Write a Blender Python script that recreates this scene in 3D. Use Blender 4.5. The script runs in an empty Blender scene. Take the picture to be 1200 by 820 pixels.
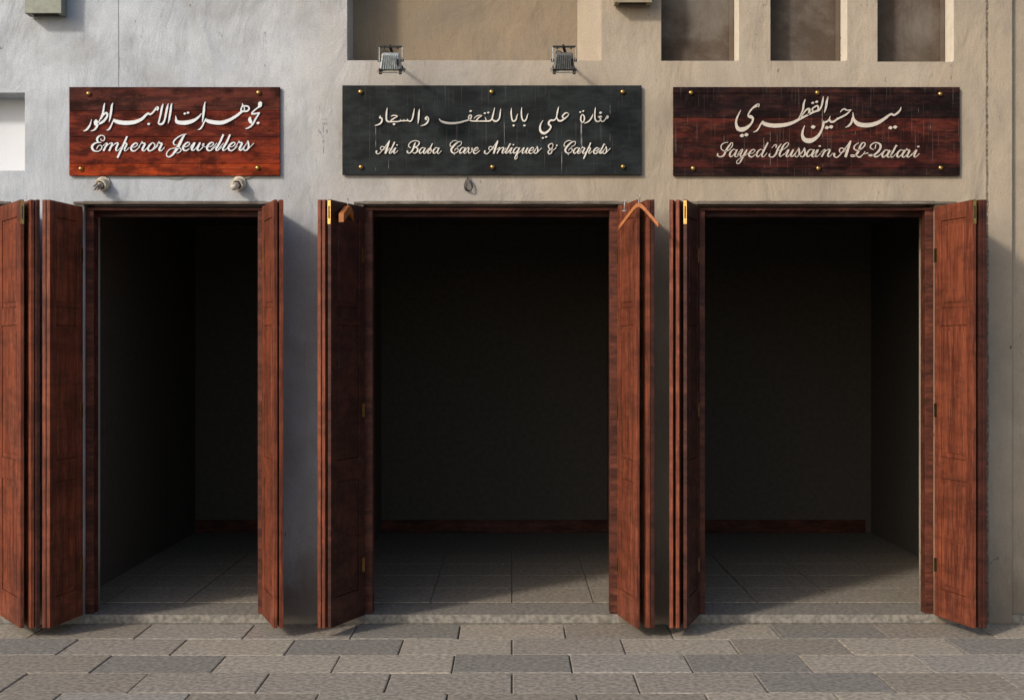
import bpy, bmesh, math, random
from mathutils import Vector, Matrix
random.seed(7)
sc = bpy.context.scene
R = math.radians
# ---------------------------------------------------------------- camera, sky, sun
CAMD, EYE = 8.0, 1.6
cd = bpy.data.cameras.new('camera'); cam = bpy.data.objects.new('camera', cd)
sc.collection.objects.link(cam); sc.camera = cam
cd.lens = 48; cd.sensor_width = 36; cd.clip_end = 500
cam.location = (0, -CAMD, EYE); cam.rotation_euler = (R(90), 0, 0)
SUN = Vector((0.95, 1.0, -0.78)).normalized()           # travel direction of the light
sun_el = math.asin(-SUN.z); to_sun = -SUN
sun_az = math.atan2(to_sun.x, to_sun.y)                  # clockwise from +Y
w = bpy.data.worlds.new('World'); sc.world = w; w.use_nodes = True
nt = w.node_tree; bg = nt.nodes['Background']
sky = nt.nodes.new('ShaderNodeTexSky'); sky.sky_type = 'NISHITA'; sky.sun_disc = False
sky.sun_elevation = sun_el; sky.sun_rotation = sun_az; sky.dust_density = 2.0
nt.links.new(sky.outputs[0], bg.inputs[0]); bg.inputs[1].default_value = 0.15
sl = bpy.data.lights.new('sun', 'SUN'); so = bpy.data.objects.new('sun', sl); sc.collection.objects.link(so)
sl.energy = 2.0; sl.angle = R(5.5); sl.color = (1.0, 0.93, 0.84)
so.rotation_euler = SUN.to_track_quat('-Z', 'Y').to_euler()
sc.view_settings.view_transform = 'Standard'; sc.view_settings.look = 'None'
sc.view_settings.gamma = 1; sc.view_settings.exposure = 0.28
# ---------------------------------------------------------------- helpers
C = sc.collection
def X(px, d=0.0): return (px - 600) / 200 * (CAMD - d) / CAMD     # photograph pixel -> metres, d metres in front of the wall
def Z(py, d=0.0): return EYE + (410 - py) / 200 * (CAMD - d) / CAMD
def link(name, me, mat=None, parent=None, smooth=False):
    o = bpy.data.objects.new(name, me); C.objects.link(o)
    if mat and not me.materials: me.materials.append(mat)
    if smooth:
        for p in me.polygons: p.use_smooth = True
    if parent: o.parent = parent
    return o
def obj(name, bm, mat=None, parent=None, smooth=False, bevel=0):
    me = bpy.data.meshes.new(name)
    bmesh.ops.recalc_face_normals(bm, faces=bm.faces); bm.to_mesh(me); bm.free()
    o = link(name, me, mat, parent, smooth)
    if bevel:
        m = o.modifiers.new('b', 'BEVEL'); m.width = bevel; m.segments = 2; m.limit_method = 'ANGLE'
    return o
def empty(name, loc=(0, 0, 0), parent=None):
    o = bpy.data.objects.new(name, None); C.objects.link(o); o.location = loc; o.empty_display_size = .1
    if parent: o.parent = parent
    return o
def tag(o, label=None, cat=None, group=None, kind=None):
    if label: o['label'] = label
    if cat: o['category'] = cat
    if group: o['group'] = group
    if kind: o['kind'] = kind
    return o
def box(bm, x0, x1, y0, y1, z0, z1, M=None):
    v = [bm.verts.new((x, y, z)) for x in (x0, x1) for y in (y0, y1) for z in (z0, z1)]
    if M is not None:
        for q in v: q.co = M @ q.co
    for f in ((0, 1, 3, 2), (4, 6, 7, 5), (0, 4, 5, 1), (2, 3, 7, 6), (0, 2, 6, 4), (1, 5, 7, 3)):
        bm.faces.new([v[i] for i in f])
    return v
def bx(*a, M=None):
    bm = bmesh.new(); box(bm, *a, M=M); return bm
def tube(bm, pts, r, n=8, cap=True):
    pts = [Vector(p) for p in pts]; rings = []
    for i, p in enumerate(pts):
        t = (pts[min(i+1, len(pts)-1)] - pts[max(i-1, 0)]).normalized()
        a = t.cross(Vector((0, 0, 1))) if abs(t.z) < .95 else t.cross(Vector((1, 0, 0)))
        a.normalize(); b = t.cross(a)
        rr = r[i] if isinstance(r, (list, tuple)) else r
        rings.append([bm.verts.new(p + a*rr*math.cos(2*math.pi*k/n) + b*rr*math.sin(2*math.pi*k/n)) for k in range(n)])
    for A, B in zip(rings, rings[1:]):
        for k in range(n): bm.faces.new((A[k], A[(k+1) % n], B[(k+1) % n], B[k]))
    if cap: bm.faces.new(rings[0][::-1]); bm.faces.new(rings[-1])
def spline(pts, step):
    """Catmull-Rom through points of any dimension."""
    P = [Vector(p) for p in pts]
    if len(P) < 3: P = [P[0], (P[0]+P[1])/2, P[-1]] if len(P) == 2 else P
    out = []
    for i in range(len(P)-1):
        p0, p1, p2, p3 = P[max(i-1, 0)], P[i], P[i+1], P[min(i+2, len(P)-1)]
        n = max(2, min(7, int((p2-p1).length/step)+1))
        for k in range(n):
            t = k/n
            out.append(.5*((2*p1)+(p2-p0)*t+(2*p0-5*p1+4*p2-p3)*t*t+(3*p1-p0-3*p2+p3)*t**3))
    out.append(P[-1]); return out
# ---------------------------------------------------------------- materials
class N:
    def __init__(s, name):
        s.m = bpy.data.materials.new(name); s.m.use_nodes = True; s.t = s.m.node_tree
        s.b = s.t.nodes['Principled BSDF']; s.co = s.t.nodes.new('ShaderNodeTexCoord').outputs['Object']
        g = s.t.nodes.new('ShaderNodeNewGeometry'); s.wp = g.outputs['Position']
    def node(s, ty, **k):
        n = s.t.nodes.new(ty)
        for a, b in k.items(): setattr(n, a, b)
        return n
    def put(s, sock, v):
        if hasattr(v, 'is_linked') or hasattr(v, 'links'): s.t.links.new(v, sock)
        else:
            if sock.type == 'RGBA' and len(v) == 3: v = (*v, 1)
            sock.default_value = v
    def map(s, vec, scale=(1, 1, 1), loc=(0, 0, 0)):
        n = s.node('ShaderNodeMapping'); s.put(n.inputs[0], vec); n.inputs[3].default_value = scale; n.inputs[1].default_value = loc
        return n.outputs[0]
    def noise(s, vec, scale, detail=4, rough=.55, dist=0):
        n = s.node('ShaderNodeTexNoise'); s.put(n.inputs['Vector'], vec); n.inputs['Scale'].default_value = scale
        n.inputs['Detail'].default_value = detail; n.inputs['Roughness'].default_value = rough; n.inputs['Distortion'].default_value = dist
        return n.outputs['Fac']
    def voro(s, vec, scale, out='Distance'):
        n = s.node('ShaderNodeTexVoronoi'); s.put(n.inputs['Vector'], vec); n.inputs['Scale'].default_value = scale
        return n.outputs[out]
    def ramp(s, f, a, b, va=0., vb=1.):
        n = s.node('ShaderNodeMapRange'); n.interpolation_type = 'SMOOTHSTEP'
        s.put(n.inputs[0], f); n.inputs[1].default_value = a; n.inputs[2].default_value = b
        n.inputs[3].default_value = va; n.inputs[4].default_value = vb; return n.outputs[0]
    def mix(s, f, a, b, mode='MIX'):
        n = s.node('ShaderNodeMix', data_type='RGBA', blend_type=mode)
        s.put(n.inputs[0], f); s.put(n.inputs[6], a); s.put(n.inputs[7], b); return n.outputs[2]
    def math(s, op, a, b=0.):
        n = s.node('ShaderNodeMath', operation=op); s.put(n.inputs[0], a); s.put(n.inputs[1], b); return n.outputs[0]
    def sep(s, v):
        n = s.node('ShaderNodeSeparateXYZ'); s.put(n.inputs[0], v); return n.outputs
    def bump(s, h, strength=.3, dist=.01, prev=None):
        n = s.node('ShaderNodeBump'); s.put(n.inputs['Height'], h)
        n.inputs['Strength'].default_value = strength; n.inputs['Distance'].default_value = dist
        if prev is not None: s.put(n.inputs['Normal'], prev)
        return n.outputs[0]
    def done(s, col, rough=.8, metal=0., nrm=None, spec=.5):
        s.put(s.b.inputs['Base Color'], col); s.put(s.b.inputs['Roughness'], rough)
        s.b.inputs['Metallic'].default_value = metal; s.b.inputs['Specular IOR Level'].default_value = spec
        if nrm is not None: s.put(s.b.inputs['Normal'], nrm)
        return s.m
def simple(name, col, rough=.6, metal=0., var=.25, scale=40, bump=.1):
    m = N(name); n = m.noise(m.wp, scale, 5)
    c = m.mix(m.ramp(n, .3, .7), tuple(x*(1-var) for x in col), tuple(min(1, x*(1+var)) for x in col))
    return m.done(c, rough, metal, m.bump(n, bump, .003))
def plaster(name, left, right, dirt=.5, marks=True):
    m = N(name); p = m.wp; x = m.sep(p)[0]
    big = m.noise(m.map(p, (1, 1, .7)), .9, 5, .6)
    if left != right:      # painted light: cool skylight at left blending raggedly into warm light at right
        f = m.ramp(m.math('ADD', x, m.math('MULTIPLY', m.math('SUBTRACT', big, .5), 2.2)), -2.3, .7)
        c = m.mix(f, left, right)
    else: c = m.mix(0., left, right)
    blot = m.noise(p, 2.3, 6, .65, .4)
    c = m.mix(m.ramp(blot, .40, .68, 0, .75*dirt), c, (.20, .175, .145))
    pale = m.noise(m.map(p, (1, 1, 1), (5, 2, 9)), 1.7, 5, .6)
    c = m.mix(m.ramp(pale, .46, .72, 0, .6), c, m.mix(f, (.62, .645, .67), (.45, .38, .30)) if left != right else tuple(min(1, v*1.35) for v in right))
    streak = m.noise(m.map(p, (26, 26, .9)), 1, 4, .6)
    c = m.mix(m.ramp(streak, .56, .78, 0, .33*dirt), c, (.15, .13, .11))
    fine = m.noise(p, 120, 3, .7)
    c = m.mix(m.ramp(fine, .38, .72, 0, .26), c, (.12, .11, .10))
    nrm = m.bump(m.noise(m.map(p, (1, 1, .55)), 3.2, 4, .5, .6), .75, .045)
    nrm = m.bump(m.noise(m.map(p, (1.0, 1, .6), (3, 1, 2)), 11, 5, .6, .8), .40, .011, nrm)
    nrm = m.bump(m.noise(m.map(p, (1, 1, .5)), 70, 4, .65), .35, .004, nrm)
    if marks:
        # chipped specks and little nail holes
        v = m.voro(m.map(p, (1, 1, .62)), 6.5); pick = m.noise(p, 1.9, 2)
        hole = m.math('MULTIPLY', m.ramp(v, .05, .028), m.ramp(pick, .44, .47))
        c = m.mix(m.math('MULTIPLY', hole, .85), c, (.025, .02, .018))
        # thin dribbles, with a ragged start and end
        vv = m.voro(m.map(p, (5.2, 1, .9), (2.2, 0, 4.1)), 1.0, 'Distance'); 
        wob = m.math('MULTIPLY', m.noise(m.map(p, (2.6, 1, 3.2), (4, 0, 1)), 2.1, 3), m.noise(m.map(p, (9, 1, 14)), 2, 3)); wob = m.math('MULTIPLY', wob, 1.95)
        line = m.math('ABSOLUTE', m.math('SUBTRACT', m.noise(m.map(p, (5.5, 1, .7), (1.3, 0, .4)), 1, 3, .5), .5))
        dr = m.math('MULTIPLY', m.ramp(line, .0030, .0006), m.ramp(wob, .56, .64))
        c = m.mix(m.math('MULTIPLY', dr, .6), c, (.05, .045, .04))
        sj = m.math('ABSOLUTE', m.math('SUBTRACT', m.math('ADD', x, m.math('MULTIPLY', m.math('SUBTRACT', m.noise(p, 2, 2), .5), .004)), X(139)))
        sj = m.math('MULTIPLY', m.ramp(sj, .0042, .0015), m.ramp(m.sep(p)[2], Z(104), Z(100)))
        c = m.mix(m.math('MULTIPLY', sj, .7), c, (.09, .09, .085))
        damp = m.math('SUBTRACT', m.math('MULTIPLY', m.noise(m.map(p, (2.5, 1, 1.2)), 2, 6, .7), .9), m.sep(p)[2])
        c = m.mix(m.ramp(damp, -.1, .35, 0, .75), c, (.16, .13, .10))
        pit = m.ramp(m.voro(m.map(p, (1, 1, .7), (7, 1, 3)), 15), .055, .03); pk2 = m.noise(p, 2.7, 2)
        c = m.mix(m.math('MULTIPLY', m.math('MULTIPLY', pit, m.ramp(pk2, .52, .56)), .7), c, (.07, .06, .05))
        # settlement joint running up the wall beside the last shop
        jx = m.math('ADD', x, m.math('MULTIPLY', m.math('SUBTRACT', m.noise(m.map(p, (1, 1, 1)), 5, 5, .7), .5), .022))
        jd = m.math('ABSOLUTE', m.math('SUBTRACT', jx, X(1157)))
        jr = m.noise(p, 45, 3, .7)
        j = m.math('MULTIPLY', m.ramp(jd, .010, .003), m.ramp(jr, .36, .62, .25, .85))
        c = m.mix(j, c, (.06, .045, .032))
        nrm = m.bump(m.math('MULTIPLY', j, -1.), .5, .01, nrm)
    return m.done(c, .92, 0, nrm, .2)
def reveal_paint():
    m = N('reveal_paint'); p = m.wp
    c = m.mix(m.ramp(m.noise(p, 14, 5, .7), .4, .7, 0, .5), (.74, .66, .54), (.58, .49, .38))
    ch = m.ramp(m.noise(m.map(p, (1, 1, .6)), 17, 5, .7), .66, .70)
    c = m.mix(ch, c, (.10, .07, .045))
    return m.done(c, .8, 0, m.bump(m.math('MULTIPLY', ch, -1.), .6, .004))
def wood(name, base, dark, light, scratch=0., rough=.5, vert=False, dirt=.6, spec=.2):
    m = N(name); p = m.wp
    s = (1.6, 14, 9) if not vert else (16, 14, 1.2)
    g = m.noise(m.map(p, s), 1.6, 7, .65, .6)
    g2 = m.noise(m.map(p, tuple(v*5 for v in s)), 1.5, 4, .6)
    c = m.mix(m.ramp(g, .35, .68), dark, base)
    c = m.mix(m.ramp(g2, .45, .75, 0, .55), c, light)
    blot = m.noise(m.map(p, (1.6, 1, 3.2)), 2.6, 5, .7)
    c = m.mix(m.ramp(blot, .42, .60, 0, dirt*1.15), c, tuple(v*.14 for v in base))
    wear = m.noise(p, 60, 4, .75)
    c = m.mix(m.ramp(wear, .60, .80, 0, .35), c, tuple(min(1, v*1.7+.03) for v in light))
    if scratch:
        a = m.noise(m.map(p, (95, 1, 1.6)), 1, 3, .5); b = m.noise(m.map(p, (7, 1, 6)), 1.3, 3, .6)
        f = m.math('MULTIPLY', m.ramp(a, .665, .70), m.ramp(b, .50, .66))
        c = m.mix(m.math('MULTIPLY', f, scratch), c, (.42, .39, .36))
        a = m.noise(m.map(p, (150, 1, 3.), (3, 3, 3)), 1, 2, .5)
        c = m.mix(m.ramp(a, .60, .74, 0, scratch*.35), c, (.20, .16, .14))
    nrm = m.bump(g2, .25, .003); nrm = m.bump(g, .3, .004, nrm)
    return m.done(c, m.ramp(blot, .3, .7, rough-.08, rough+.2), 0, nrm, spec)
COOL_LIT = (.43, .455, .485); WARM_LIT = (.385, .312, .228)  # wall tints that hold the cool skylight and the warm light
M = {}
M['wall'] = plaster('lime_plaster', COOL_LIT, WARM_LIT)
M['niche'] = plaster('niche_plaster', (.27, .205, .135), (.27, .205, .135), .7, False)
M['niche_white'] = simple('niche_white_paint', (.66, .67, .69), .8, 0, .04, 2, .1)
M['reveal'] = reveal_paint(); M['splay'] = plaster('sunlit_splay_plaster', (.43, .355, .27), (.43, .355, .27), .15, False); M['window_back'] = plaster('dark_brown_plaster', (.072, .050, .035), (.072, .050, .035), .9, False)
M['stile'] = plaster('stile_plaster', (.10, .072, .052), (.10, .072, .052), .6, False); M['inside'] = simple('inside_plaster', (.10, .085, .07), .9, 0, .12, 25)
M['sign_black'] = wood('black_sign_board', (.014, .0185, .0185), (.010, .013, .013), (.021, .027, .027), .6, .6, dirt=.5)
RED = [((.105, .022, .013), (.035, .009, .007), (.16, .045, .026)),
       ((.21, .027, .010), (.060, .008, .005), (.29, .065, .028)),
       ((.22, .026, .007), (.070, .009, .004), (.30, .052, .018)),
       ((.40, .047, .006), (.16, .019, .005), (.42, .085, .025))]
M['red'] = [wood('red_plank_%d' % i, a, b, c, .15, .5, dirt=.75, spec=.08) for i, (a, b, c) in enumerate(RED)]
DK = [((.040, .011, .008), (.008, .004, .004), (.085, .032, .018)), ((.030, .007, .006), (.006, .0035, .003), (.07, .024, .015)),
      ((.105, .016, .009), (.016, .005, .004), (.15, .038, .018)), ((.070, .011, .007), (.012, .005, .004), (.11, .028, .017))]
M['dark_red'] = [wood('dark_plank_%d' % i, a, b, c, .9, .55, dirt=.8, spec=.12) for i, (a, b, c) in enumerate(DK)]
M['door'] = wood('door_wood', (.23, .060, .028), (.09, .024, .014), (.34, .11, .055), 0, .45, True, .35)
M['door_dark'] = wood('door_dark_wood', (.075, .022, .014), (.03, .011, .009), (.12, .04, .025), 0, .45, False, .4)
M['frame'] = wood('frame_wood', (.14, .040, .022), (.05, .016, .011), (.24, .08, .045), 0, .45, False, .4)
M['trim'] = wood('weathered_trim', (.20, .165, .13), (.10, .08, .065), (.33, .30, .26), 0, .8, False, .3)
M['letter_white'] = simple('white_letters', (.66, .685, .69), .45, 0, .06, 60, .05)
M['letter_cream'] = simple('cream_letters', (.68, .62, .54), .5, 0, .08, 60, .05)
M['letter_stone'] = simple('stone_letters', (.52, .45, .37), .55, 0, .08, 60, .05)
M['brass'] = simple('brass', (.50, .31, .10), .35, 1., .25, 90, .1)
M['box_grey'] = simple('grey_green_metal', (.20, .205, .165), .5, .2, .15, 25, .1)
M['box_tan'] = simple('tan_metal', (.27, .22, .14), .5, .2, .15, 25, .1)
M['black'] = simple('black_metal', (.015, .014, .013), .5, .3, .3, 60)
M['alu'] = simple('cast_aluminium', (.36, .38, .37), .5, .4, .3, 60, .2)
M['rim'] = simple('weathered_rim', (.23, .20, .16), .6, .3, .3, 60, .2)
M['alu_dark'] = simple('dirty_aluminium', (.13, .13, .12), .5, .4, .3, 60, .2)
M['glass'] = simple('lamp_glass', (.10, .11, .11), .1)
M['bakelite'] = simple('old_white_lampholder', (.50, .44, .34), .5, 0, .3, 50, .1)
M['hollow'] = simple('holder_inside', (.05, .04, .03), .8)
M['bulb'] = simple('dusty_bulb', (.46, .41, .33), .35, 0, .3, 60, .1)
M['tube'] = simple('grey_lamp_tube', (.27, .25, .22), .3, 0, .4, 80, .1)
M['wire_black'] = simple('black_wire', (.02, .02, .025), .5)
M['wire_beige'] = simple('beige_wire', (.30, .26, .19), .6)
M['hanger'] = simple('orange_hanger_wood', (.33, .10, .018), .5, 0, .2, 30)
M['steel'] = simple('hook_steel', (.42, .42, .42), .5, .8)
M['gutter'] = simple('pipe', (.13, .12, .11), .6)
M['pole'] = wood('round_pole', (.14, .09, .05), (.06, .04, .025), (.22, .15, .09), 0, .8)
M['slab'] = [simple('paving_%d' % i, c, .85, 0, .34, 38, .8) for i, c in enumerate([(.26, .225, .18), (.20, .18, .15), (.31, .265, .205), (.235, .20, .155), (.27, .24, .20)])]
M['ground'] = simple('joint_sand', (.13, .115, .095), .95, 0, .3, 4, .3)
# ---------------------------------------------------------------- ground
g = bmesh.new(); box(g, -150, 150, -150, 150, -.5, -.03)
tag(obj('ground', g, M['ground']), 'bare sandy ground sheet under the paving', kind='structure')
pav = tag(empty('pavement', (0, 0, 0)), 'pale stone slab pavement in front of the shops', kind='structure')
slabs = []
for i in range(9):
    b = bx(-.297, .297, -.197, .197, -.05, 0)
    o = obj('paving_slab', b, M['slab'][i % 5], pav, bevel=.006); slabs.append(o)
first = list(slabs)
k = 0
for r in range(9):
    for c in range(-7, 8):
        x = c*.6 + (.3 if r % 2 else 0); y = -.22 - r*.4
        if k < 9: o = first[k]
        else:
            o = random.choice(first).copy(); C.objects.link(o); o.parent = pav
        o.location = (x, y, random.uniform(-.003, .003)); o.rotation_euler = (random.uniform(-.002, .002), random.uniform(-.002, .002), 0); k += 1
# ---------------------------------------------------------------- the building
bld = tag(empty('shop_building', (0, 0, 0)), 'plastered shop front with four wooden doorways, niches and blind windows', 'building')
def holed_wall(bm, x0, x1, z0, z1, holes):
    xs = sorted({x0, x1, *[h[0] for h in holes], *[h[1] for h in holes]}); zs = sorted({z0, z1, *[h[2] for h in holes], *[h[3] for h in holes]})
    V = {}
    def v(x, y, z):
        kk = (round(x, 5), round(y, 5), round(z, 5))
        if kk not in V: V[kk] = bm.verts.new((x, y, z))
        return V[kk]
    for a, b in zip(xs, xs[1:]):
        for c, d in zip(zs, zs[1:]):
            mx, mz = (a+b)/2, (c+d)/2
            if any(h[0] < mx < h[1] and h[2] < mz < h[3] for h in holes): continue
            bm.faces.new((v(a, 0, c), v(b, 0, c), v(b, 0, d), v(a, 0, d)))
    for hx0, hx1, hz0, hz1, dep, sp in holes:
        f = [(hx0, hz0), (hx1, hz0), (hx1, hz1), (hx0, hz1)]; bk = [(hx0, hz0), (hx1-sp, hz0), (hx1-sp, hz1), (hx0, hz1)]
        for i in range(4):
            j = (i+1) % 4
            # split the front edge where the grid passes so the skin stays closed
            p, q = f[i], f[j]
            if abs(p[1]-q[1]) < 1e-6:
                seq = [(t, p[1]) for t in xs if min(p[0], q[0])-1e-6 <= t <= max(p[0], q[0])+1e-6]; seq.sort(reverse=p[0] > q[0])
            else:
                seq = [(p[0], t) for t in zs if min(p[1], q[1])-1e-6 <= t <= max(p[1], q[1])+1e-6]; seq.sort(key=lambda s: s[1], reverse=p[1] > q[1])
            vs = [v(s[0], 0, s[1]) for s in seq]
            B = [bm.verts.new((*((bk[t][0]), dep), bk[t][1])) for t in (j, i)]
            if abs(p[1]-q[1]) < 1e-6 and i == 0 and hz0 == z0: pass
            bm.faces.new(vs + B)
DT = 2.47
DOORS = [(-3.65, X(4), -3.65), (X(98), X(311), 0), (X(426), X(725), 0), (X(817), X(1096), 0)]
holes = [(d[0], d[1], 0, DT, .32, 0) for d in DOORS]
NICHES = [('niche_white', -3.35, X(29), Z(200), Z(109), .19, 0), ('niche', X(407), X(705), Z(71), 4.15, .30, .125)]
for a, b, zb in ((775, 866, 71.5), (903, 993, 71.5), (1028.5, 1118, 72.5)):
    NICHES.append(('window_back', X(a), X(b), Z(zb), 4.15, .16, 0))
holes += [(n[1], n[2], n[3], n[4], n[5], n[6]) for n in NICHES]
bm = bmesh.new(); holed_wall(bm, -4.2, X(1186), 0, 4.6, holes)
box(bm, -4.2, -4.19, .0005, .3, 0, 4.6); box(bm, -4.2, X(1186), .32, .33, 2.72, 4.6)
box(bm, X(1186)-.01, X(1186)-.0005, .003, .3, 0, 4.6)
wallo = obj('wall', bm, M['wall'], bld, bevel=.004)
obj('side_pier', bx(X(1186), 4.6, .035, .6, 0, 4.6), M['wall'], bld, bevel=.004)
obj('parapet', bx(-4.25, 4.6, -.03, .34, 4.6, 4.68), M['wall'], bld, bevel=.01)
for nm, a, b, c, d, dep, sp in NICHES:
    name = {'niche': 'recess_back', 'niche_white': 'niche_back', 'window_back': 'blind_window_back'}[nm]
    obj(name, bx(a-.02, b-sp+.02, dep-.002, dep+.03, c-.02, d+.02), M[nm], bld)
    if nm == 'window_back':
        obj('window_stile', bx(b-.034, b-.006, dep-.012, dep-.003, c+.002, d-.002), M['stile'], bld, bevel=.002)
def lining(x0, y0, x1_, y1_, z0, z1):
    b = bmesh.new(); d = Vector((x1_-x0, y1_-y0)); n = Vector((-d.y, d.x)).normalized()*.003
    if n.x > 0: n = -n
    lo = [b.verts.new((p[0], p[1], z0)) for p in ((x0, y0), (x1_, y1_), (x1_+n.x, y1_+n.y), (x0+n.x, y0+n.y))]
    hi = [b.verts.new((q.co.x, q.co.y, z1)) for q in lo]
    b.faces.new(lo); b.faces.new(hi[::-1])
    for i in range(4): j = (i+1) % 4; b.faces.new((lo[i], lo[j], hi[j], hi[i]))
    return b
for nm, a, b_, c, d, dep, sp in NICHES[1:]:
    obj('reveal_paint', lining(b_-.0005, .006, b_-sp-.0005, dep-.004, c+.004, d-.004), M['splay' if nm == 'niche' else 'reveal'], bld)  # recess splay gets a paler lining, its sunlit brightness put into the colour
# rooms behind the openings
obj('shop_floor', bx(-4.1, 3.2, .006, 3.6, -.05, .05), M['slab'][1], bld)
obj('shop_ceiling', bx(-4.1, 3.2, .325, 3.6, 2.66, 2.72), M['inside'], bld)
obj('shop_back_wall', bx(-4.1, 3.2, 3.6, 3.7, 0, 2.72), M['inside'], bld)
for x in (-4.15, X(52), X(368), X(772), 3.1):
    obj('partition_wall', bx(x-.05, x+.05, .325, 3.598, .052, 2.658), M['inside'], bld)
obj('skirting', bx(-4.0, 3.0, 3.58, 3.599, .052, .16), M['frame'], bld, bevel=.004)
tile = bx(-.246, .246, -.246, .246, 0, .006); t0 = obj('floor_tile', tile, M['slab'][3], bld, bevel=.003); t0.location = (-3.75, .62, .0505); first_tile = True
for i in range(14):
    for j in range(4):
        if first_tile: first_tile = False; continue
        o = t0.copy(); C.objects.link(o); o.parent = bld; o.location = (-3.75+i*.5, .62+j*.5, .0505)
# door frames
for i, (a, b, _) in enumerate(DOORS):
    fr = obj('door_frame', bx(a+.002, b-.002, .03, .10, 2.420, 2.436), M['frame'], bld, bevel=.002)
    for n, bmx, mt in (('head_trim', bx(a-.055, b+(.045 if i < 3 else .12), -.022, .05, 2.452, 2.4665), M['trim']),
                      ('head_recess', bx(a+.002, b-.002, .11, .16, 2.39, 2.451), M['door_dark']),
                      ('jamb', bx(a+.002, a+.05, .03, .12, .052, 2.419), M['frame']),
                      ('jamb', bx(b-.05, b-.002, .03, .12, .052, 2.419), M['frame'])):
        obj(n, bmx, mt, fr, bevel=.002)
# folding door leaves: a stack of narrow leaves swung out from the wall at each side
LW, LT = .41, .021
def leaf_mesh(L, T=LT):
    """local: x along the leaf from the hinge, y thickness, z up"""
    H0, H1 = .055, 2.435
    f = bmesh.new(); s = .065
    box(f, 0, s, -T/2, T/2, H0, H1); box(f, L-s, L, -T/2, T/2, H0, H1)
    for z0, z1 in ((H0, H0+.16), (.86, .98), (1.74, 1.84), (H1-.09, H1)): box(f, s-.001, L-s+.001, -T/2+.001, T/2-.001, z0, z1)
    return f
def leaf_panels(L, T=LT):
    out = []
    for z0, z1 in ((.216, .859), (.981, 1.739), (1.841, 2.344)):
        p = bmesh.new(); s = .066
        box(p, s, L-s, -T*.22, T*.22, z0, z1); box(p, s+.03, L-s-.03, -T*.42, T*.42, z0+.03, z1-.03); out.append(p)
    return out
def leaf(xn, xf, brass=False, dark=False):
    n = Vector((xn, -.41, 0)); f = Vector((xf, -.028, 0)); d = n-f; L = d.length
    mt = M['door_dark'] if dark else M['door']
    o = obj('door_leaf', leaf_mesh(L), mt, bld, bevel=.002)
    o.location = f; o.rotation_euler = (0, 0, math.atan2(d.y, d.x))
    for p in leaf_panels(L): obj('door_panel', p, mt, o, bevel=.004)
    for hz in (.35, 1.25, 2.15):
        h = bmesh.new(); tube(h, [(-.004, 0, hz-.045), (-.004, 0, hz+.045)], .006, 8); box(h, 0, .03, -LT/2-.002, LT/2+.002, hz-.04, hz+.04)
        obj('hinge', h, M['brass'], o)
    if brass:
        b = bmesh.new(); box(b, L+.0005, L+.004, -.009, .009, 2.30, 2.43)
        for z in (2.315, 2.365, 2.415): tube(b, [(L+.004, 0, z), (L+.0065, 0, z)], .0045, 8)
        obj('bolt_plate', b, M['brass'], o)
        b = bmesh.new(); tube(b, [(L+.006, 0, 2.33), (L+.006, 0, 2.40)], .0035, 8); obj('bolt_rod', b, M['black'], o)
    return o
def N_(px): return X(px, .41)
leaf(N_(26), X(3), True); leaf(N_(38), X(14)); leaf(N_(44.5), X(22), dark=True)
leaf(N_(56.5), X(97)); leaf(N_(51.5), X(91))
leaf(N_(323), X(310)); leaf(N_(330), X(318))
leaf(N_(386), X(426), True, True); leaf(N_(379), X(419)); leaf(N_(374), X(414))
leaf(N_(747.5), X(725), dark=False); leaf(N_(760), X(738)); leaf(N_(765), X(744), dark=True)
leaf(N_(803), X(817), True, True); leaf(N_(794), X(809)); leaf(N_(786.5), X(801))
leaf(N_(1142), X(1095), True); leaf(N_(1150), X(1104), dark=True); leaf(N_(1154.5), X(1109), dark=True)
# ---------------------------------------------------------------- lettering
def dia(u, v, s): return [(u-s*.42, v+s*.08, s*.12), (u-s*.15, v+s*.02, s*.72), (u+s*.1, v-s*.02, s*.8), (u+s*.42, v-s*.08, s*.12)]
def stroke_bm(bm, pts, y, t, layer):
    """pts: (px, py, width px) in photograph pixels; a raised flat ribbon"""
    sp = spline(pts, 1.0); n = len(sp); L = []; Rr = []
    for i, p in enumerate(sp):
        a, b = sp[max(i-1, 0)], sp[min(i+1, n-1)]
        d = Vector((b.x-a.x, b.y-a.y));
        if d.length < 1e-5: d = Vector((1, 0))
        d.normalize(); nn = Vector((-d.y, d.x)); h = max(p.z, .35)/2
        L.append((p.x+nn.x*h, p.y+nn.y*h)); Rr.append((p.x-nn.x*h, p.y-nn.y*h))
    yf = y - t - layer*.00025
    def P(q, yy): return bm.verts.new(((q[0]-600)/200, yy, EYE+(410-q[1])/200))
    A = [P(q, yf) for q in L]; B = [P(q, yf) for q in Rr]; A2 = [P(q, y+.0005) for q in L]; B2 = [P(q, y+.0005) for q in Rr]
    for i in range(n-1):
        bm.faces.new((A[i], A[i+1], B[i+1], B[i])); bm.faces.new((A2[i], A[i], B[i], B2[i])) if i == 0 else None
        bm.faces.new((A[i], A2[i], A2[i+1], A[i+1])); bm.faces.new((B[i], B[i+1], B2[i+1], B2[i]))
    bm.faces.new((A[-1], A2[-1], B2[-1], B[-1]))
def letter(parent, strokes, mat, y, t=.008, off=(0, 0), sc_=1.0, wmin=.0, wk=1.0):
    """strokes are already photograph pixels"""
    bm = bmesh.new()
    f = (CAMD + y) / CAMD            # the face of the board is a little nearer than the wall
    for k, s in enumerate(strokes):
        pts = [(600+(p[0]-600)*f, 410+(p[1]-410)*f, max(p[2]*wk, wmin)*f) for p in s]
        stroke_bm(bm, pts, y, t, k)
    return obj('letter', bm, mat, parent)
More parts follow.
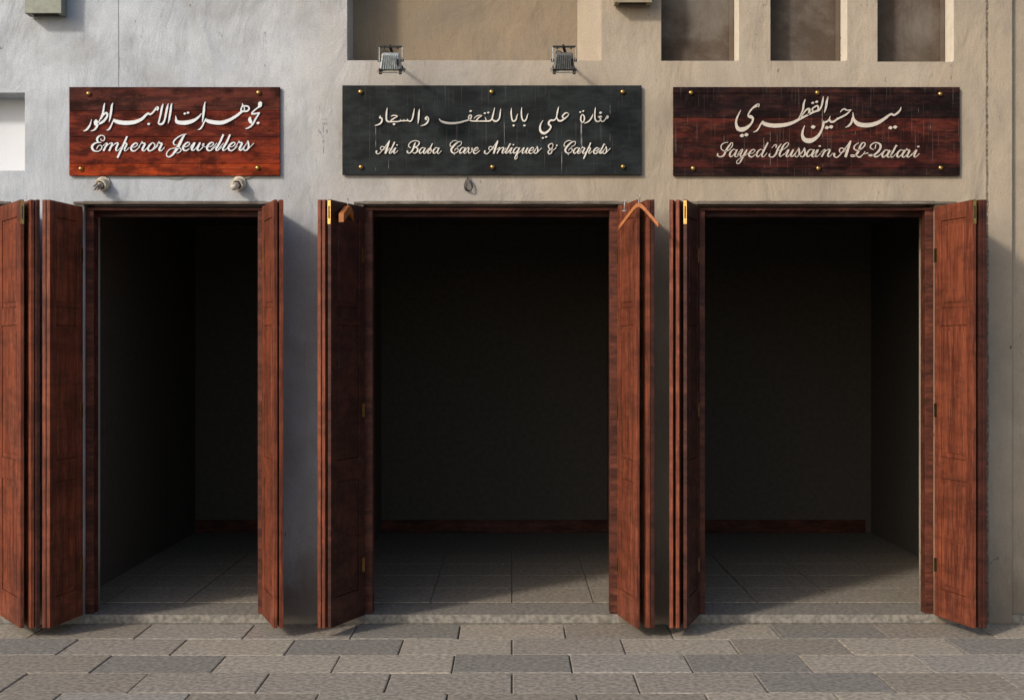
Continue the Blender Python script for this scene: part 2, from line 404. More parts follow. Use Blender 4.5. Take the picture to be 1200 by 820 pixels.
def Zm(x0, y0, s, strokes): return [[(x0+u/s, y0+v/s, w/s) for u, v, w in st] for st in strokes]
GL = {  # lower case script: baseline 0, x-height 100, leaning strokes (x, y up, width); ref = left edge of the body
 'a': (0, [[(96,86,12),(62,98,16),(24,62,30),(12,22,30),(30,3,22),(70,35,11),(102,90,9)], [(112,97,20),(92,55,28),(80,20,28),(88,3,20),(112,6,12),(150,50,8)]]),
 'e': (0, [[(22,42,9),(62,50,11),(94,80,14),(74,98,18),(40,78,26),(14,36,32),(26,5,26),(62,3,17),(122,52,8)]]),
 'r': (50, [[(10,30,8),(52,95,11),(62,116,15),(70,96,20),(102,94,20)], [(104,90,24),(80,50,32),(66,18,30),(76,3,20),(98,8,12),(132,48,8)]]),
 'o': (0, [[(62,98,16),(24,62,28),(10,22,28),(34,1,20),(72,25,15),(95,72,15),(78,98,15),(60,98,14)], [(60,8,10),(95,30,9),(135,70,8)]]),
 'w': (12, [[(-8,18,8),(50,95,12)], [(64,97,24),(36,40,30),(24,10,24),(46,3,14),(84,40,10),(116,88,10)], [(126,97,24),(100,40,30),(92,10,26),(118,3,15),(156,40,13),(172,82,13),(154,76,11),(156,52,10),(192,44,8)]]),
 'v': (35, [[(-5,30,8),(42,95,14),(62,88,24),(52,40,28),(62,5,20),(96,22,13),(122,62,13),(116,92,12),(102,76,10),(108,54,8),(150,50,8)]]),
 'l': (42, [[(0,15,8),(70,90,9)], [(146,192,26),(104,100,30),(62,25,28),(62,4,20),(86,6,12),(128,46,8)]]),
 's': (42, [[(5,0,8),(80,80,10),(96,118,13),(104,80,24),(104,35,28),(78,3,20),(50,6,16),(52,22,12)], [(98,15,10),(168,88,8)]]),
 'i': (18, [[(-10,20,8),(52,95,12)], [(66,97,22),(40,45,28),(30,12,24),(44,3,16),(64,12,10),(100,50,8)], [(72,140,24),(98,142,24)]]),
 'n': (-10, [[(-5,60,7),(34,95,10),(48,94,20)], [(54,95,18),(28,48,26),(4,0,26)], [(22,40,8),(66,84,12),(100,98,18),(112,88,24),(92,45,28),(84,12,24),(98,3,14),(118,14,10),(150,50,8)]]),
 'm': (-10, [[(-5,60,7),(34,95,10),(48,94,20)], [(54,95,18),(28,48,28),(4,0,28)], [(22,40,8),(70,84,12),(102,98,16),(112,88,24),(94,45,28),(74,0,28)], [(92,40,8),(140,84,12),(172,98,18),(184,88,24),(164,45,28),(156,12,24),(170,3,14),(190,14,10),(222,50,8)]]),
 'u': (8, [[(-15,20,8),(44,95,12)], [(56,97,24),(30,40,28),(22,10,24),(42,3,15),(74,40,10),(104,90,9)], [(116,97,22),(92,45,28),(82,12,24),(96,3,14),(116,12,10),(150,50,8)]]),
 'p': (45, [[(140,178,24),(132,160,28),(60,0,30),(22,-84,28)], [(72,45,10),(102,84,13),(128,97,20),(134,76,26),(112,34,24),(108,10,18),(126,3,12),(165,42,8)]]),
 'q': (0, [[(96,86,12),(62,98,16),(24,62,30),(12,22,30),(30,3,22),(70,35,11),(102,90,9)], [(116,97,20),(84,30,28),(44,-50,26),(34,-84,18),(52,-92,14),(74,-60,12),(72,-20,9),(100,12,8),(140,50,8)]]),
 't': (48, [[(0,15,8),(70,90,9)], [(134,160,22),(100,92,28),(64,25,28),(66,4,20),(90,6,12),(130,48,8)], [(128,158,18),(150,146,10)]]),
 'b': (37, [[(0,15,8),(70,90,9)], [(128,168,18),(96,100,26),(52,25,28),(56,4,20),(90,10,14),(112,48,12),(106,78,12),(94,60,10),(106,46,8),(142,56,8)]]),
 'd': (0, [[(96,86,12),(62,98,16),(24,62,30),(12,22,30),(30,3,22),(70,35,11),(102,90,9)], [(162,190,26),(122,110,30),(84,28,28),(88,4,20),(112,6,12),(150,52,8)]]),
 'y': (14, [[(-10,20,8),(44,95,12),(62,92,24),(38,40,28),(34,10,22),(60,10,12),(102,78,8)], [(122,97,24),(86,30,28),(48,-40,26),(18,-84,16),(-12,-86,14),(-14,-56,12),(30,-18,10),(84,10,8),(140,50,8)]]),
}
def latin(parent, items, base, xh, mat, y, t=.007, wk=1.0):
    s = xh/100
    for ch, px in items:
        ref, st = GL[ch]
        q = [[(px+(u-ref)*s, base-v*s, w*s) for u, v, w in k] for k in st]
        letter(parent, q, mat, y, t, wmin=.65, wk=wk*.76)
def stud(parent, px, py, y):
    f = (CAMD+y)/CAMD; x = (px-600)/200*f; z = EYE+(410-py)/200*f
    b = bmesh.new(); tube(b, [(x, y+.001, z), (x, y-.004, z), (x, y-.009, z), (x, y-.013, z), (x, y-.015, z)], [.0145, .0145, .0130, .009, .004], 14)
    return obj('brass_stud', b, M['brass'], parent, True)
def board(x0, x1, y0, y1, label, cuts, mats, th=.018, standoff=.006):
    y = -(th+standoff); cx, cz = (x0+x1)/2, y1
    t = tag(empty('shop_sign', (0, 0, 0)), label, 'sign', 'shop name boards above the doorways')
    rows = [y0]+cuts+[y1]
    for i in range(len(rows)-1):
        a, b = X(x0, -y), X(x1, -y); zt, zb = Z(rows[i], -y), Z(rows[i+1], -y)
        obj('plank' if len(rows) > 2 else 'board', bx(a, b, y+random.uniform(0, .0025), -standoff, zb+.0006, zt-.0006), mats[i % len(mats)], t, bevel=.002)
    if len(rows) > 2: obj('backing', bx(X(x0)+.01, X(x1)-.01, -standoff, -.001, Z(y1)+.01, Z(y0)-.01), M['door_dark'], t)
    else: obj('backing', bx(X(x0)+.03, X(x1)-.03, -standoff, -.001, Z(y1)+.03, Z(y0)-.03), M['door_dark'], t)
    return t, y-.0006
# --- sign 1
s1, y1 = board(81, 328, 102, 206, 'red plank sign reading Emperor Jewellers in white above the narrow doorway', [130, 160.5, 192], M['red'])
lw = M['letter_white']
def L(par, z, st, mat, y, t=.007, wk=1.0): letter(par, Zm(*z, st), mat, y, t, wk=wk*.80, wmin=.5)
z1, z2, z3, z4 = (95, 110, 16.4), (145, 110, 16.4), (200, 110, 16.4), (255, 110, 16.4)
L(s1, z1, [[(48,722,10),(100,705,38),(150,650,48),(185,585,30),(208,495,8)]], lw, y1)
L(s1, z1, [[(300,498,20),(278,545,62),(285,585,72),(305,610,45)], [(300,520,40),(330,570,45),(315,625,45),(280,680,42),(240,708,30),(192,720,8)]], lw, y1)
L(s1, z1, [[(460,182,14),(446,250,36),(430,350,42),(405,430,40),(345,545,18)], [(385,490,34),(432,415,34),(485,372,46),(512,395,40),(498,455,46),(440,530,52),(375,572,50),(325,585,40)]], lw, y1)
L(s1, z1, [[(618,178,8),(597,240,40),(582,350,52),(567,450,42),(545,548,10)]], lw, y1)
L(s1, z1, [[(490,705,10),(545,685,38),(585,615,32),(615,545,28),(650,490,20)], [(650,488,14),(642,515,60),(720,548,95),(850,565,98),(985,558,92),(1080,535,82),(1180,485,64),(1255,410,52),(1300,378,38)],
        [(1290,375,34),(1330,400,44),(1370,380,36),(1425,315,40),(1465,262,40),(1478,285,66),(1460,325,40)], dia(1306, 585, 66)], lw, y1)
L(s1, z2, [[(765,195,8),(742,260,44),(726,340,46),(703,450,38),(680,540,34),(668,575,20)], [(662,565,14),(700,590,44),(755,575,50),(793,500,40),(818,380,46),(838,280,46),(862,195,8)]], lw, y1)
L(s1, z2, [[(935,185,8),(917,240,38),(905,330,50),(890,430,46),(872,520,30),(858,575,8)]], lw, y1)
L(s1, z3, [[(102,425,8),(108,480,34),(122,540,80),(200,562,92),(300,560,100),(400,538,86),(480,500,62),(548,445,42),(598,380,8)], dia(275, 388, 60), dia(338, 370, 60)], lw, y1)
L(s1, z3, [[(672,158,8),(652,230,36),(642,330,52),(630,430,46),(610,555,8)]], lw, y1)
L(s1, z3, [[(523,700,10),(578,675,36),(622,608,32),(648,548,30),(690,482,20)], [(690,480,14),(680,508,60),(750,538,88),(860,558,94),(984,560,92),(1085,530,78),(1185,482,66),(1285,418,60),(1355,362,52),(1400,335,40)],
        [(1390,340,36),(1470,340,40),(1512,295,36),(1492,250,36),(1432,240,32),(1395,235,34),(1382,188,8)], [(1384,240,30),(1357,300,32),(1362,352,44)], [(1417,255,22),(1424,325,26)]], lw, y1)
L(s1, z4, [[(845,165,50),(822,195,96),(815,235,84),(790,262,40)], [(805,255,34),(740,300,30),(692,340,30),(655,385,30)], [(650,392,36),(730,388,38),(815,368,22)], [(812,372,24),(765,440,38),(722,510,38),(690,575,38),(640,632,38),(590,662,34),(538,682,8)],
        [(632,450,34),(622,500,78),(640,545,74),(665,575,34)], dia(782, 568, 72)], lw, y1)
# latin capitals traced, lower case set letter by letter
z5, z7 = (100, 150, 20), (190, 150, 20)
L(s1, z5, [[(365,255,20),(385,302,22),(432,303,25),(462,250,26),(438,195,26),(370,182,28),(305,220,50),(282,285,56),(318,342,36),(378,350,14)],
        [(318,345,24),(225,370,46),(165,440,64),(190,520,55),(270,556,30),(350,532,28),(396,462,26),(368,412,22),(312,425,22),(268,505,16)]], lw, y1)
latin(s1, [('m',120.2),('p',140.2),('e',152.6),('r',165.6),('o',172.7),('r',185.4)], 177.3, 9.6, lw, y1)
L(s1, z7, [[(580,152,16),(480,170,25),(380,222,32),(300,290,42),(270,350,38),(290,400,28),(345,405,14)],
        [(540,160,28),(475,260,64),(405,400,80),(340,510,80),(270,610,56),(190,680,36),(122,668,34),(112,600,28),(180,512,25),(280,480,20),(380,470,24),(450,500,25),(430,562,25),(345,602,14)]], lw, y1)
latin(s1, [('e',213.4),('w',223.7),('e',241.4),('l',251.9),('l',259.7),('e',266.7),('r',279.2),('s',285.4)], 176.8, 9.8, lw, y1)
for px, py in ((104, 110), (303, 109), (95, 198), (302, 197)): stud(s1, px, py, y1)
# --- sign 2
s2, y2 = board(401, 752, 100, 205, 'black sign reading Ali Baba Cave Antiques & Carpets between the floodlights and the middle doorway', [], [M['sign_black']], .018, .010)
lc = M['letter_cream']
a1, a2, a3, a4 = (435, 120, 16), (505, 120, 13.33), (590, 120, 16), (650, 120, 17.14)
T2 = .007
L(s2, a1, [[(180,255,14),(160,292,34),(196,300,34),(205,345,34),(180,395,36),(130,425,30),(66,442,8)]], lc, y2, T2)
L(s2, a1, [[(302,108,12),(290,190,34),(285,280,34),(292,345,36),(330,368,30),(400,368,28),(500,366,26),(560,352,28),(620,352,26),(690,348,28),(735,362,30),(768,322,28),(788,250,34),(812,122,12)],
        [(372,270,8),(420,250,24),(495,262,16),(445,296,24),(395,328,30),(365,358,22)], [(548,325,12),(552,352,22)], [(612,322,12),(615,350,22)], [(676,315,12),(692,348,24)], dia(430, 415, 60)], lc, y2, T2)
L(s2, a1, [[(906,132,10),(897,200,38),(890,300,36),(878,405,12)]], lc, y2, T2)
L(s2, a1, [[(1048,268,20),(1020,305,44),(1040,335,38)], [(1045,275,30),(1075,310,30),(1060,372,36),(1010,422,30),(928,448,8)]], lc, y2, T2)
L(s2, a2, [[(128,262,14),(160,298,32),(240,324,42),(350,330,42),(450,318,36),(530,296,30),(590,278,26),(628,245,24),(632,208,20),(602,210,22),(588,248,24),(620,290,24),(700,298,22),(800,298,22),(910,296,26),(950,268,28),(970,200,28),(997,88,10)],
        [(672,255,8),(728,214,18),(798,212,10),(745,246,22),(705,292,20)], [(846,238,10),(866,290,24)], [(955,262,14),(990,296,30),(1030,298,28),(1066,260,26),(1080,190,26),(1090,108,10)], dia(620, 142, 46), dia(842, 176, 42), dia(896, 166, 42)], lc, y2, T2)
L(s2, a3, [[(150,112,12),(145,190,32),(150,270,30),(165,338,32),(200,360,34),(238,322,28),(250,270,24),(270,222,10)], dia(190, 440, 52)], lc, y2, T2)
L(s2, a3, [[(342,102,12),(336,190,32),(340,270,30),(360,336,32),(396,356,34),(430,312,28),(445,260,24),(462,216,10)], dia(392, 440, 52)], lc, y2, T2)
L(s2, a3, [[(742,342,10),(702,410,26),(684,480,42),(700,550,54),(760,586,58),(830,550,42),(882,486,36),(884,446,36),(852,425,42),(850,375,40),(888,342,40),(940,342,34),(982,308,24),(1002,240,30),(1016,160,34),(1036,88,10)],
        [(998,290,22),(1030,345,38),(1080,352,38),(1130,322,36),(1205,262,22),(1228,216,10)], [(1098,268,26),(1132,232,32),(1172,202,28),(1216,212,12)], [(1095,262,20),(1122,300,40)], dia(738, 674, 50), dia(800, 655, 50)], lc, y2, T2)
L(s2, a4, [[(552,246,24),(526,300,30),(526,370,32),(555,408,28),(590,372,30),(596,300,30),(570,258,28),(548,246,20)], dia(512, 202, 48), dia(572, 182, 48)], lc, y2, T2)
L(s2, a4, [[(768,240,12),(742,310,32),(700,370,34),(650,406,28),(586,428,8)]], lc, y2, T2)
L(s2, a4, [[(820,108,10),(810,180,30),(805,280,32),(816,358,36),(852,390,34),(895,384,28),(925,345,34),(895,305,34),(868,290,14)], [(868,300,14),(915,288,34),(955,300,16)], [(915,345,28),(942,386,30),(985,386,28),(1022,335,26),(1058,280,40),(1068,305,44),(1040,332,30)], dia(920, 215, 66)], lc, y2, T2)
capA = [[(95,238,36),(82,268,24),(118,292,18),(168,252,16),(248,152,15),(304,72,16)], [(304,76,22),(268,180,38),(234,288,40)], [(222,215,10),(168,228,14),(154,192,16),(188,168,16),(244,204,10)]]
capB = [[(605,240,36),(598,268,22),(642,276,22),(690,220,34),(722,130,28),(735,100,14)], [(655,192,18),(618,160,18),(650,102,16),(720,74,16),(784,86,18),(796,122,24),(762,165,22),(712,184,12)], [(720,184,12),(768,202,28),(762,250,30),(722,282,22),(688,266,10)]]
capC = [[(325,318,12),(348,275,18),(396,262,18),(402,320,20),(342,366,22),(282,352,38),(255,292,52),(300,220,46),(368,152,36),(430,116,20),(474,122,18),(472,172,18),(420,216,16),(378,222,8)], [(272,216,14),(234,214,20),(236,160,20),(290,106,20),(350,94,18),(392,112,8)], [(312,368,16),(326,404,10)]]
b5, b6, b7, b8 = (435, 160, 14.118), (515, 160, 18.46), (565, 160, 16), (635, 160, 14.118)
W2 = .95
L(s2, b5, capA, lc, y2, T2, W2); latin(s2, [('l',455.2),('i',460.6)], 180.3, 7.1, lc, y2, T2, W2)
L(s2, b5, capB, lc, y2, T2, W2); latin(s2, [('a',490.6),('b',500.4),('a',506.8)], 180.3, 7.1, lc, y2, T2, W2)
L(s2, b6, capC, lc, y2, T2, W2); latin(s2, [('a',537.8),('v',547.6),('e',553.8)], 180.2, 7.2, lc, y2, T2, W2)
L(s2, (435+126.9, 160, 14.118), capA, lc, y2, T2, W2)
latin(s2, [('n',581.6),('t',591.6),('i',596.8),('q',600.8),('u',610.9),('e',618.8),('s',625.6)], 180.2, 7.2, lc, y2, T2, W2)
L(s2, b8, [[(252,142,34),(240,168,16)], [(238,180,12),(222,206,14),(168,236,14),(150,214,12),(184,160,14),(164,120,16),(112,148,24),(116,192,22),(160,228,18),(162,270,20),(126,292,22),(102,268,24),(118,236,22),(180,200,12)]], lc, y2, T2, W2)
L(s2, (515+133.5, 160, 18.46), capC, lc, y2, T2, W2)
latin(s2, [('a',671.2),('r',681.6),('p',685.4),('e',694.5),('t',701.8),('s',706.2)], 180.4, 7.2, lc, y2, T2, W2)
for px, py in ((422.5, 108), (576, 108), (729.5, 108), (423, 196), (577, 196), (730, 195.6)): stud(s2, px, py, y2)
# --- sign 3
s3, y3 = board(789, 1125, 102, 206, 'dark red plank sign reading Sayed Hussain AL-Qatari below the blind windows', [109.5, 138, 168, 197], [M['dark_red'][0], M['dark_red'][1], M['dark_red'][2], M['dark_red'][3], M['dark_red'][0]], .018, .006)
ls = M['letter_stone']; T3 = .004
c1, c2, c3 = (855, 115, 14.91), (920, 110, 13.67), (985, 110, 15)
L(s3, c1, [[(197,213,10),(150,300,30),(115,400,40),(118,480,58),(152,542,84),(222,552,96),(300,520,72),(368,460,46),(402,400,40),(402,352,48),(366,332,72),(332,322,46),(326,290,30),(360,230,32),(410,172,38),(466,138,56),(506,115,44),(492,160,46)], dia(215, 660, 88), dia(292, 645, 88)], ls, y3, T3)
L(s3, c1, [[(412,602,10),(470,575,32),(512,520,30),(548,450,30),(590,404,14)], [(588,402,14),(575,430,58),(630,462,84),(720,482,86),(820,486,90),(950,474,80),(1040,454,72),(1130,420,62),(1215,374,52),(1310,325,44),(1400,280,40),(1482,242,38),(1558,218,36),(1601,155,34),(1624,56,38),(1637,-25,10)]], ls, y3, T3)
L(s3, c2, [[(322,92,12),(297,170,36),(286,250,32),(252,330,22),(212,405,14)], [(235,400,14),(290,320,26),(338,262,32),(378,248,52),(390,285,42),(362,345,30)]], ls, y3, T3)
L(s3, c2, [[(452,288,22),(432,252,26),(468,216,30),(515,196,34),(534,235,32),(505,290,30)], dia(442, 150, 58), dia(505, 132, 58)], ls, y3, T3)
L(s3, c2, [[(687,50,12),(667,130,40),(652,220,38),(628,308,10)]], ls, y3, T3)
L(s3, c2, [[(312,512,12),(284,590,34),(276,670,54),(312,738,84),(390,756,96),(470,726,72),(540,662,52),(590,570,38),(612,490,44),(614,436,12)], [(612,462,34),(660,452,36),(700,420,30),(722,362,10)],
        [(706,410,30),(724,446,40),(770,452,38),(830,412,36),(900,375,34),(960,345,32),(1000,315,30),(1056,262,14)], [(832,385,8),(838,415,26)], [(1056,260,14),(990,268,24),(945,248,30),(908,266,22),(880,300,8)], dia(447, 535, 86), dia(667, 547, 80), dia(735, 535, 80)], ls, y3, T3)
L(s3, c3, [[(1062,236,10),(1045,290,34),(1000,338,40),(940,378,42),(890,360,42),(840,388,46),(760,448,64),(660,508,80),(540,548,92),(420,556,96),(320,540,96),(262,498,76),(226,440,48),(216,330,10)], [(212,420,38),(192,500,42),(150,560,42),(82,597,10)], dia(875, 602, 86), dia(957, 590, 86)], ls, y3, T3)
d4, d5, d6 = (835, 160, 17.14), (895, 160, 15), (970, 160, 10.9)
L(s3, d4, [[(112,345,36),(95,382,28),(150,412,26),(222,382,40),(272,280,46),(330,190,38),(378,130,20),(404,142,18),(396,192,20),(342,264,20),(292,292,22),(220,292,24),(170,240,24),(182,170,24),(250,130,20),(315,122,10)]], ls, y3, T3)
latin(s3, [('a',853.9),('y',865.8),('e',876.3),('d',885.4)], 184.1, 8.9, ls, y3, T3, .9)
L(s3, d5, [[(138,208,10),(190,152,18),(222,160,22),(210,205,20)], [(108,310,34),(92,345,24),(150,366,24),(210,312,36),(252,212,36),(310,130,14)], [(420,110,14),(436,138,18),(388,200,18),(308,250,14)], [(412,108,16),(355,150,28),(312,232,38),(276,320,38),(296,356,20),(355,306,10)], [(238,250,12),(330,242,14)]], ls, y3, T3)
latin(s3, [('u',920.1),('s',931),('s',937.6),('a',944.2),('i',954.6),('n',961.6)], 184.1, 8.9, ls, y3, T3)
kA = 7.1*14.118/8.9/7.1
L(s3, (976-70/11.2, 184.4-288/11.2, 11.2), capA, ls, y3, T3)
L(s3, d6, [[(395,82,10),(345,118,18),(335,160,20),(380,180,18),(440,150,18),(478,102,18),(452,80,16),(418,115,24),(386,200,32),(340,252,20),(300,256,16),(298,238,12),(350,242,16),(402,266,20),(440,240,14),(476,192,8)]], ls, y3, T3)
L(s3, d6, [[(458,224,16),(516,212,16)]], ls, y3, T3)
L(s3, d6, [[(588,172,8),(546,150,18),(552,110,18),(612,80,18),(672,110,28),(660,172,32),(602,230,26),(540,252,16),(524,240,14),(560,234,16),(612,262,24),(660,240,14),(702,198,8)], [(615,104,12),(602,160,12)]], ls, y3, T3)
latin(s3, [('a',1032.6),('t',1042.6),('a',1050),('r',1061.4),('i',1070)], 184.6, 8.9, ls, y3, T3)
for px, py in ((809.6, 109), (957.5, 109), (1101.5, 110.5), (812, 197.5), (958.7, 197.5), (1102, 197)): stud(s3, px, py, y3)
# ---------------------------------------------------------------- floodlights on arms
def floodlight(pc, label, mat):
    D = .40
    t = tag(empty('floodlight', (X(pc, D), 0, 0)), label, 'floodlight', 'floodlights over the black sign')
    x0 = X(pc, D)
    def P(px, py, d): return (X(px, d)-x0, -d, Z(py, d))
    a = bmesh.new(); tube(a, [(X(pc+3)-x0, -.001, Z(73)), P(pc+1.5, 62, .22), P(pc-1, 54, D+.01)], .0085, 10); obj('arm', a, M['black'], t, True)
    a = bmesh.new(); tube(a, [(X(pc+3)-x0, -.0005, Z(73)), (X(pc+3)-x0, -.012, Z(73))], .028, 16); obj('wall_plate', a, M['black'], t)
    # yoke
    y = bmesh.new(); w2 = .064; zb = Z(55, D)
    box(y, -w2, w2, -D-.010, -D+.010, zb-.004, zb+.004)
    o = obj('yoke_bar', y, M['black'], t, bevel=.001)
    for s in (-1, 1):
        b = bmesh.new(); box(b, s*w2-.0022, s*w2+.0022, -D-.009, -D+.009, zb-.082, zb-.004); obj('yoke_arm', b, M['alu'], o)
        b = bmesh.new(); tube(b, [(s*w2-.008, -D, zb-.076), (s*w2+.008, -D, zb-.076)], .008, 10); obj('pivot_bolt', b, M['black'], o)
        b = bmesh.new(); tube(b, [(s*.038, -D-.002, zb-.004), (s*.038, -D-.002, zb-.013)], .006, 8); obj('bar_bolt', b, M['black'], o)
    # housing: tapered cast box that tilts toward the wall
    T = Matrix.Translation((0, -D+.005, Z(72, D))) @ Matrix.Rotation(R(20), 4, 'X')
    h = bmesh.new()
    def frus(bm, x0_, x1_, y0_, y1_, z0_, z1_):
        v = []
        for (xx, yy, zz) in ((x0_, y0_, z0_), (x1_, y1_, z1_)):
            v += [bm.verts.new(T @ Vector(q)) for q in ((-xx, -yy, zz), (xx, -yy, zz), (xx, yy, zz), (-xx, yy, zz))]
        for f in ((0, 1, 2, 3), (7, 6, 5, 4), (0, 4, 5, 1), (1, 5, 6, 2), (2, 6, 7, 3), (3, 7, 4, 0)): bm.faces.new([v[i] for i in f])
    frus(h, .059, .047, .048, .026, -.040, .046); body = obj('housing', h, mat, t, bevel=.004)
    for k in range(9):
        u = -.046+k*.0115; f = bmesh.new()
        v = [f.verts.new(T @ Vector(q)) for q in ((u*1.1-.0016, -.047, -.036), (u*1.1+.0016, -.047, -.036), (u*1.1+.0016, -.058, -.034), (u*1.1-.0016, -.058, -.034),
              (u*.86-.0016, -.026, .042), (u*.86+.0016, -.026, .042), (u*.86+.0016, -.040, .038), (u*.86-.0016, -.040, .038))]
        for q in ((0, 1, 2, 3), (7, 6, 5, 4), (0, 4, 5, 1), (1, 5, 6, 2), (2, 6, 7, 3), (3, 7, 4, 0)): f.faces.new([v[i] for i in q])
        obj('cooling_fin', f, mat, body)
    r = bmesh.new(); frus(r, .079, .070, .064, .056, -.052, -.043); rim = obj('rim', r, M['rim'], t, bevel=.002)
    g_ = bmesh.new(); box(g_, -.066, .066, -.052, .052, -.056, -.0545, M=T); obj('glass', g_, M['glass'], rim)
    for s in (-1, 1):
        for yy in (-.055, .05):
            b = bmesh.new(); box(b, s*.055-.008, s*.055+.008, yy-.007, yy+.007, -.062, -.032, M=T); obj('clip', b, M['black'], rim)
    b = bmesh.new(); box(b, .035, .047, -.064, -.048, -.01, .022, M=T); obj('latch', b, M['black'], body)
    # loop of cable into the lamp
    b = bmesh.new(); tube(b, spline([P(pc-2, 62, .25), P(pc-8, 60, .36), P(pc-9, 66, .40), P(pc-3, 68, .38)], .01), .003, 6); obj('cable', b, M['wire_black'], t, True)
floodlight(458, 'pale grey floodlight on a black arm above the Ali Baba lettering, left one', M['alu'])
floodlight(661, 'darker grimy floodlight on a black arm at the right edge of the recess', M['alu_dark'])
# ---------------------------------------------------------------- box lamps
def box_lamp(x0, x1, z0, z1, d, mat, label, name='wall_lamp'):
    t = tag(empty(name, ((x0+x1)/2, 0, z0)), label, 'wall lamp', 'box lamps on the upper wall')
    cx = (x0+x1)/2; h = (x1-x0)/2
    b = bmesh.new(); w_ = .012; H = z1-z0
    box(b, -h, h, -d, -d+w_, 0, H); box(b, -h, -h+w_, -d+w_, -.012, 0, H); box(b, h-w_, h, -d+w_, -.012, 0, H); box(b, -h+w_, h-w_, -.020, -.012, 0, H)
    obj('casing', b, mat, t, bevel=.002)
    obj('mounting_plate', bx(-h+.03, h-.03, -.0118, -.0005, .02, H-.02), M['black'], t)
    obj('louvre', bx(-h+w_+.02, h-w_-.02, -d+w_+.012, -.032, .01, .03), M['black'], t)
    obj('end_cap', bx(-h+w_, -h+w_+.018, -d+w_+.001, -.021, .003, .03), mat, t); obj('end_cap', bx(h-w_-.018, h-w_, -d+w_+.001, -.021, .003, .03), mat, t)
    obj('top_cap', bx(-h+.001, h-.001, -d+.001, -.013, H, H+.006), mat, t)
box_lamp(X(36.5), X(79), Z(21), Z(21)+.27, .108, M['box_grey'], 'grey green box lamp above the left end of the Emperor Jewellers sign')
box_lamp(X(719), X(762), Z(8.5), Z(8.5)+.27, .108, M['box_tan'], 'tan box lamp high between the wide recess and the first blind window')
# ---------------------------------------------------------------- bare lamp holders under the red sign
def holder(px, py, label, cfl):
    t = tag(empty('bulb_holder', (X(px), 0, Z(py))), label, 'light fitting', 'bare bulbs under the red sign')
    ax = Vector((-.06, -1, -.30)).normalized()
    a = ax*.0; q = lambda s: ax*s
    b = bmesh.new(); tube(b, [(0, -.0005, 0), (0, -.018, 0)], [.044, .040], 20); obj('ceramic_base', b, M['bakelite'], t, True)
    b = bmesh.new()
    pr = [(.006, .036), (.055, .036), (.062, .034), (.062, .027), (.045, .025)]
    tube(b, [q(s) for s, _ in pr[:3]], [r for _, r in pr[:3]], 22, cap=False)
    tube(b, [q(.062), q(.0622)], [.034, .026], 22, cap=False); tube(b, [q(.0622), q(.04)], [.026, .025], 22, cap=False)
    hd = obj('socket', b, M['bakelite'], t, True)
    b = bmesh.new(); tube(b, [q(.040), q(.042)], .025, 20); obj('socket_inside', b, M['hollow'], hd)
    if cfl:
        b = bmesh.new(); tube(b, [q(.04), q(.075), q(.080)], [.018, .019, .014], 16); obj('lamp_cap', b, M['bulb'], t, True)
        s = ax.cross(Vector((0, 0, 1))).normalized(); u = s.cross(ax)
        for i in range(4):
            c = s*.0095*(1 if i % 2 else -1) + u*.0095*(1 if i > 1 else -1)
            b = bmesh.new(); tube(b, [q(.078)+c, q(.135)+c, q(.141)+c], [.0065, .0065, .003], 10); obj('lamp_tube', b, M['tube'], t, True)
    else:
        b = bmesh.new(); pr = [(.04, .015), (.07, .018), (.085, .021), (.125, .021), (.138, .018), (.145, .010), (.147, .003)]
        tube(b, [q(s) for s, _ in pr], [r for _, r in pr], 20); obj('bulb', b, M['bulb'], t, True)
holder(121.5, 215.3, 'white socket with grey tube bulb under the left end of the red sign', True)
holder(280.5, 214.8, 'white socket with dusty capsule bulb under the right end of the red sign', False)
def wire(name, pts, r, mat, label, cat='wire', parent=None):
    b = bmesh.new(); tube(b, spline(pts, .01), r, 6); return tag(obj(name, b, mat, parent, True), label, cat)
wire('wire', [(X(183), -.006, Z(205)), (X(195), -.008, Z(208.5)), (X(208), -.009, Z(209.6)), (X(217), -.008, Z(208)), (X(223), -.006, Z(205))], .0022, M['wire_beige'], 'thin beige wire sagging below the middle of the red sign')
wire('wire', [(X(283), -.006, Z(210)), (X(289), -.010, Z(209)), (X(296), -.010, Z(207)), (X(301), -.006, Z(205))], .0028, M['wire_beige'], 'short wire stub right of the capsule bulb')
b = bmesh.new()
tube(b, spline([(X(547.5), -.02, Z(203)), (X(548), -.022, Z(207)), (X(548.5), -.02, Z(211))], .01), .003, 6)
for k in range(4):
    rx, rz = .024-.003*k, .036-.004*k; cx, cz = X(549+k*.4), Z(217.5)-.003*k
    tube(b, [(cx+rx*math.cos(t*math.pi/12)*(1-.18*math.sin(t*math.pi/12)), -.018-.003*k-.004*math.sin(t), cz+rz*math.sin(t*math.pi/12)) for t in range(25)], .0022, 6)
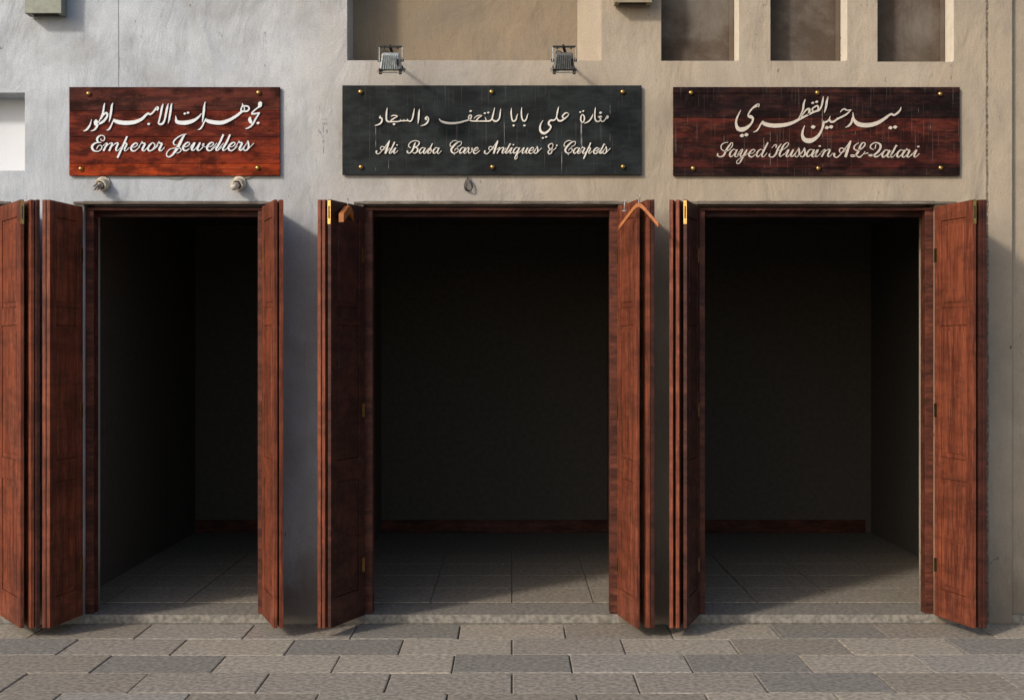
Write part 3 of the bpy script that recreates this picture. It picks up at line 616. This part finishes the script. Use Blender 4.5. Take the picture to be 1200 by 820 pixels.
tag(obj('cable_coil', b, M['wire_black'], None, True), 'small coil of black cable hanging below the black sign', 'cable')
# ---------------------------------------------------------------- coat hangers on the open doors
def hanger(px, py, d, yaw, label, hook=.05, half=.19, drop=.115, th=.012, wd=.026):
    t = tag(empty('coat_hanger', (X(px, d), -d, Z(py, d))), label, 'coat hanger', 'coat hangers on the middle doorway leaves')
    t.rotation_euler = (0, 0, R(yaw))
    pts = spline([(-half, 0, -drop), (-half*.6, 0, -drop*.55), (-half*.25, 0, -drop*.16), (0, 0, 0), (half*.25, 0, -drop*.16), (half*.6, 0, -drop*.55), (half, 0, -drop)], .02)
    b = bmesh.new(); prev = None; rings = []
    for p in pts: rings.append([b.verts.new((p.x, yy, p.z+zz)) for yy, zz in ((-th/2, -wd), (th/2, -wd), (th/2, 0), (-th/2, 0))])
    for A, B in zip(rings, rings[1:]):
        for k in range(4): b.faces.new((A[k], A[(k+1) % 4], B[(k+1) % 4], B[k]))
    b.faces.new(rings[0]); b.faces.new(rings[-1][::-1]); obj('hanger_body', b, M['hanger'], t, bevel=.003)
    b = bmesh.new(); tube(b, spline([(0, 0, -.004), (0, 0, .012), (.004, 0, .022), (.011, 0, .032), (.004, 0, .043), (-.008, 0, .038)], .004), .0022, 6); obj('hook', b, M['steel'], t, True)
hanger(748.5, 237.5, .47, -38, 'orange wooden hanger on the right leaves of the middle doorway', half=.13, drop=.12)
hanger(407.5, 241.0, .24, 84, 'orange wooden hanger on the left leaf of the middle doorway', half=.16, drop=.06, wd=.05, th=.03)
b = bmesh.new(); tube(b, spline([(X(731.5, .4), -.4, Z(247, .4)), (X(732, .4), -.4, Z(237, .4)), (X(734, .4), -.4, Z(234, .4)), (X(736, .4), -.4, Z(236, .4))], .01), .0022, 6)
tube(b, [(X(729, .4), -.4, Z(247.5, .4)), (X(735, .4), -.4, Z(247, .4))], .004, 6)
tag(obj('wire_hook', b, M['steel'], None, True), 'thin steel hook left of the orange hanger on the right leaves', 'hook')
print('objects', len(bpy.data.objects))
